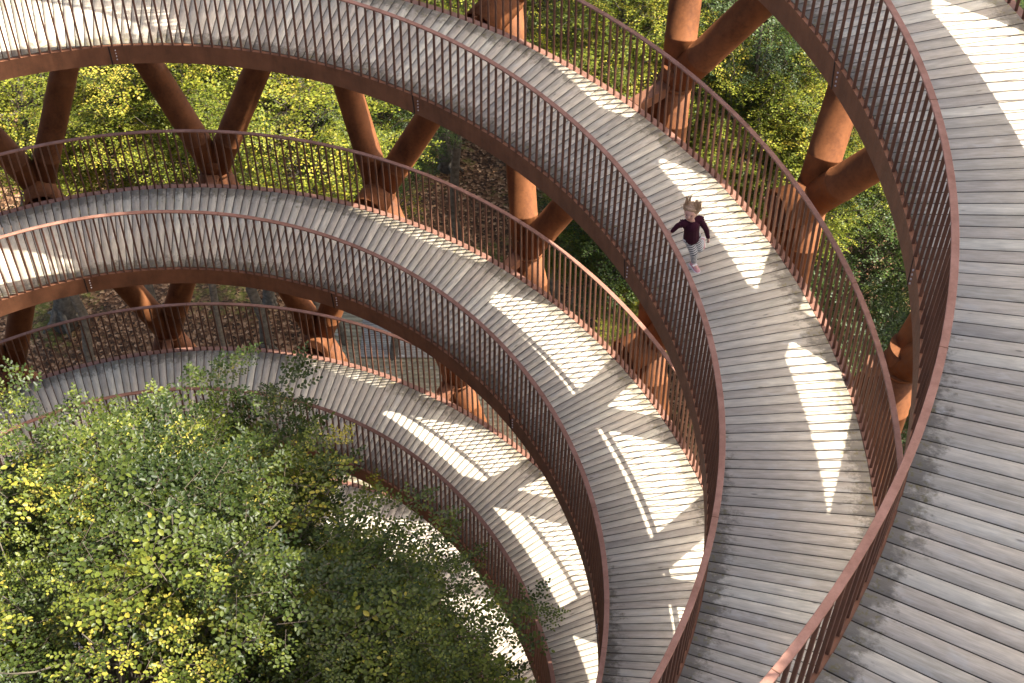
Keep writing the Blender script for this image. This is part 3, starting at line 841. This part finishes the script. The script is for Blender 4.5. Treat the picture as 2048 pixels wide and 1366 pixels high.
def hand(mb_, wr, el, curl_dir, side):
    d = (wr-el).normalized(); pal = (wr + d*.035); n_ = curl_dir; lat = d.cross(n_).normalized()*side
    ellipsoid(mb_, L_(pal), Matrix((lat*.026, n_*.013, d*.036)).transposed(), 12)
    for i, ln in enumerate((.036, .042, .039, .030)):
        b0 = pal + d*.026 + lat*(-.0185+.0125*i); k1 = b0 + (d*.8+n_*.35).normalized()*ln*.5; k2 = k1 + (d*.35+n_*.9).normalized()*ln*.4
        capsule(mb_, L_(b0), L_(k1), .0078, .0068, 8); capsule(mb_, L_(k1), L_(k2), .0068, .0056, 8)
    b0 = pal - lat*.022 - d*.012; k1 = b0 + (-lat*.75 + d*.6 + n_*.25).normalized()*.026; k2 = k1 + (d + n_*.4 - lat*.1).normalized()*.018
    capsule(mb_, L_(b0), L_(k1), .0092, .0078, 8); capsule(mb_, L_(k1), L_(k2), .0078, .0062, 8)
hand(mb, wrr, elr, Vector((.2, .3, -.9)).normalized(), 1)
hand(mb, wrl, ell, Vector((-.9, .1, .1)).normalized(), -1)
for an, he, to in ((anr, heel, toe),): capsule(mb, L_(he + Vector((0, 0, .025))), L_(to - fwd*.03 + Vector((0, 0, .015))), .024, .02)
bfd = Vector((0, -.25, -1)).normalized()
capsule(mb, L_(anl), L_(anl + bfd*.10), .026, .02)
remeshed(mb, 'body', M_skin, gl, .0045, 2)
# maroon top
mb = MB()
for a, b, r0, r1 in ((hipc + Vector((0, 0, .0)), waist, .098, .088), (waist, chest, .090, .093), (chest, neck - Vector((0, 0, .035)), .090, .05), (shr, shl, .046, .046),
                     (shr, elr, .042, .033), (elr, wrr, .033, .025), (shl, ell, .042, .033), (ell, wrl, .033, .025)):
    capsule(mb, L_(a), L_(b), r0, r1)
for s_, e_ in ((shr, elr), (shl, ell)):
    dd = (e_-s_).normalized(); e1 = dd.orthogonal().normalized(); e2 = dd.cross(e1)
    for j in range(9):    # gathered frill on the shoulder
        an = 2*PI*j/9; c = s_ + dd*.012 + (e1*math.cos(an)+e2*math.sin(an))*.043
        ellipsoid(mb, L_(c), Matrix(((e1*math.cos(an)+e2*math.sin(an))*.02, dd*.012, (e2*math.cos(an)-e1*math.sin(an))*.012)).transposed(), 8)
remeshed(mb, 'knit_top', M_top, gl, .005, 2)
# striped leggings
mb = MB(); bones = [(hr, knr, .0), (knr, anr, (hr-knr).length), (hl, knl, .0), (knl, anl, (hl-knl).length)]
for a, b, r0, r1 in ((hr, knr, .067, .048), (knr, anr + (knr-anr).normalized()*.02, .048, .035), (hl, knl, .067, .048), (knl, anl + (knl-anl).normalized()*.02, .048, .035), (hr, hl, .075, .075)):
    capsule(mb, L_(a), L_(b), r0, r1)
lg = remeshed(mb, 'striped_leggings', None, gl, .005, 2)
co = np.empty(len(lg.data.vertices)*3, np.float32); lg.data.vertices.foreach_get('co', co); co = co.reshape(-1, 3) + np.array(GO)
bd = np.full(len(co), 1e9); al = np.zeros(len(co))
for a, b, off in bones:
    a_, b_ = np.array(a), np.array(b); ab = b_-a_; Ln = np.linalg.norm(ab); t = ((co-a_)@ab)/(Ln*Ln); tc = np.clip(t, 0, 1)
    dist = np.linalg.norm(co - (a_+tc[:, None]*ab), axis=1); m_ = dist < bd; bd[m_] = dist[m_]; al[m_] = (off + t*Ln)[m_]
at_ = lg.data.attributes.new('along', 'FLOAT', 'POINT'); at_.data.foreach_set('value', al.astype(np.float32))
m, nt, b = mat('striped_jersey'); a_ = N(nt, 'ShaderNodeAttribute', attribute_name='along')
fr = math_(nt, 'FRACT', math_(nt, 'MULTIPLY', a_.outputs['Fac'], 1/.034)); st = math_(nt, 'GREATER_THAN', fr, .62)
L(nt, mixc(nt, st, (.66, .64, .60), (.03, .04, .05)), b.inputs['Base Color']); b.inputs['Roughness'].default_value = .85
lg.data.materials.append(m)
# shoes
def shoe(he, to, upv, name):
    f = (to-he).normalized(); sd_ = f.cross(upv).normalized(); Ln = (to-he).length
    e = empty('sneaker', (0, 0, 0)) if False else None
    mb_ = MB(); rings = []
    for t, wd, ht in ((-.12, .020, .030), (0, .030, .050), (.25, .032, .060), (.5, .034, .050), (.8, .036, .036), (1.0, .030, .030), (1.12, .014, .018)):
        c = he + f*Ln*t; rings.append([L_(c + sd_*(wd*math.cos(2*PI*j/14)) + upv*(ht*.5 + ht*.55*math.sin(2*PI*j/14))) for j in range(14)])
    mb_.rings(rings); s = mb_.build(name, M_shoe, gl, True, True)
    mb_ = MB(); rings = []
    for t, wd in ((-.16, .020), (-.05, .032), (.25, .034), (.55, .037), (.85, .040), (1.05, .032), (1.17, .014)):
        c = he + f*Ln*t; rings.append([L_(c + sd_*wd*x + upv*z) for x, z in ((-1, -.012), (1, -.012), (1.03, .008), (-1.03, .008))])
    mb_.rings(rings); mb_.build('sole', M_sole, s, False, True)
    mb_ = MB(); c = he + f*Ln*.48 + upv*.052
    mb_.box(Matrix((sd_, f, upv)).transposed().to_4x4() if False else (Matrix.Translation(L_(c)) @ Matrix((sd_, f, upv)).transposed().to_4x4()), .062, .022, .008)
    mb_.build('strap', M_sole, s)
Z_ = Vector((0, 0, 1)); off0 = Vector((0, 0, zf+.014))
h0 = Vector((heel.x, heel.y, zf+.0135)); t0 = Vector((toe.x, toe.y, zf+.0135))
shoe(h0, t0, Z_, 'sneaker')
up2 = -(anl-knl).normalized(); up2 = (up2 - bfd*up2.dot(bfd)).normalized()
shoe(anl - up2*.05, anl - up2*.05 + bfd*.13, up2, 'sneaker')
# hair, streaming upwards
mb = MB()
ellipsoid(mb, L_(head + fup*.034 - fdir*.020), H3(.090, .088, .088)); ellipsoid(mb, L_(head + fup*.066 + fdir*.036), H3(.060, .038, .026))
rr_ = np.random.default_rng(5)
def lock(p, tips, r0): 
    for (dx, du, db), r in tips:
        q = p + fside*dx + Z_*du - fdir*db; mid = (p+q)/2 + fside*dx*.25 + Z_*du*.12
        mb.tube([L_(p), L_((p+mid)/2 + fside*dx*.1), L_(mid), L_((mid+q)/2), L_(q)], [r, r*.95, r*.75, r*.45, r*.12], 8)
for i in range(46):
    an = rr_.uniform(0, 2*PI); rad_ = rr_.uniform(.03, .075); p = head + fside*math.cos(an)*rad_*1.0 - fdir*(.02+math.sin(an)*rad_*.8) + fup*rr_.uniform(.01, .06)
    lock(p, [((math.cos(an)*rr_.uniform(.0, .05), rr_.uniform(.02, .06), rr_.uniform(.03, .08)), rr_.uniform(.010, .017))], 0)
sx = 1 if fside.x > 0 else -1
hairs = MB()
for i in range(150):     # windblown strands, a thin bunch and a broad one, and loose hair between
    g_ = i % 5
    x0 = (rr_.normal(-.048, .010) if g_ == 0 else rr_.normal(.048, .018) if g_ < 3 else rr_.uniform(-.085, .085))
    du = (rr_.uniform(.05, .16) if g_ == 0 else rr_.uniform(.04, .125) if g_ < 3 else rr_.uniform(.01, .055))
    p = head + fside*x0*sx + fup*(.085-.6*abs(x0)) - fdir*rr_.uniform(-.03, .07)
    dx = x0*rr_.uniform(-.1, .6) + rr_.normal(0, .008)
    q = p + fside*dx*sx + Z_*du - fdir*rr_.uniform(.0, .06); mid = (p+q)/2 + fside*x0*.25*sx + Z_*du*.08; r_ = rr_.uniform(.003, .0065)
    hairs.tube([L_(p - fup*.02), L_((p+mid)/2 + fside*x0*.1*sx), L_(mid), L_((mid+q)/2), L_(q)], [r_, r_, r_*.85, r_*.6, r_*.15], 5)
hairs.build('hair_strands', M_hair, gl, True)
hairo = remeshed(mb, 'hair', M_hair, gl, .0045, 1)
# face details
mb = MB()
for s in (-1, 1): ellipsoid(mb, L_(head + fside*.028*s + fdir*.0765 - fup*.004), H3(.0125, .006, .0045), 10)
mb.build('eyes', M_eye, gl, True, True)
mb = MB()
for s in (-1, 1): ellipsoid(mb, L_(head + fside*.029*s + fdir*.0765 + fup*.013), H3(.015, .005, .003), 10)
mb.build('eyebrows', M_brow, gl, True, True)
mb = MB(); ellipsoid(mb, L_(head + fdir*.079 - fup*.054), H3(.017, .006, .0055), 10); mb.build('mouth', M_lip, gl, True, True)
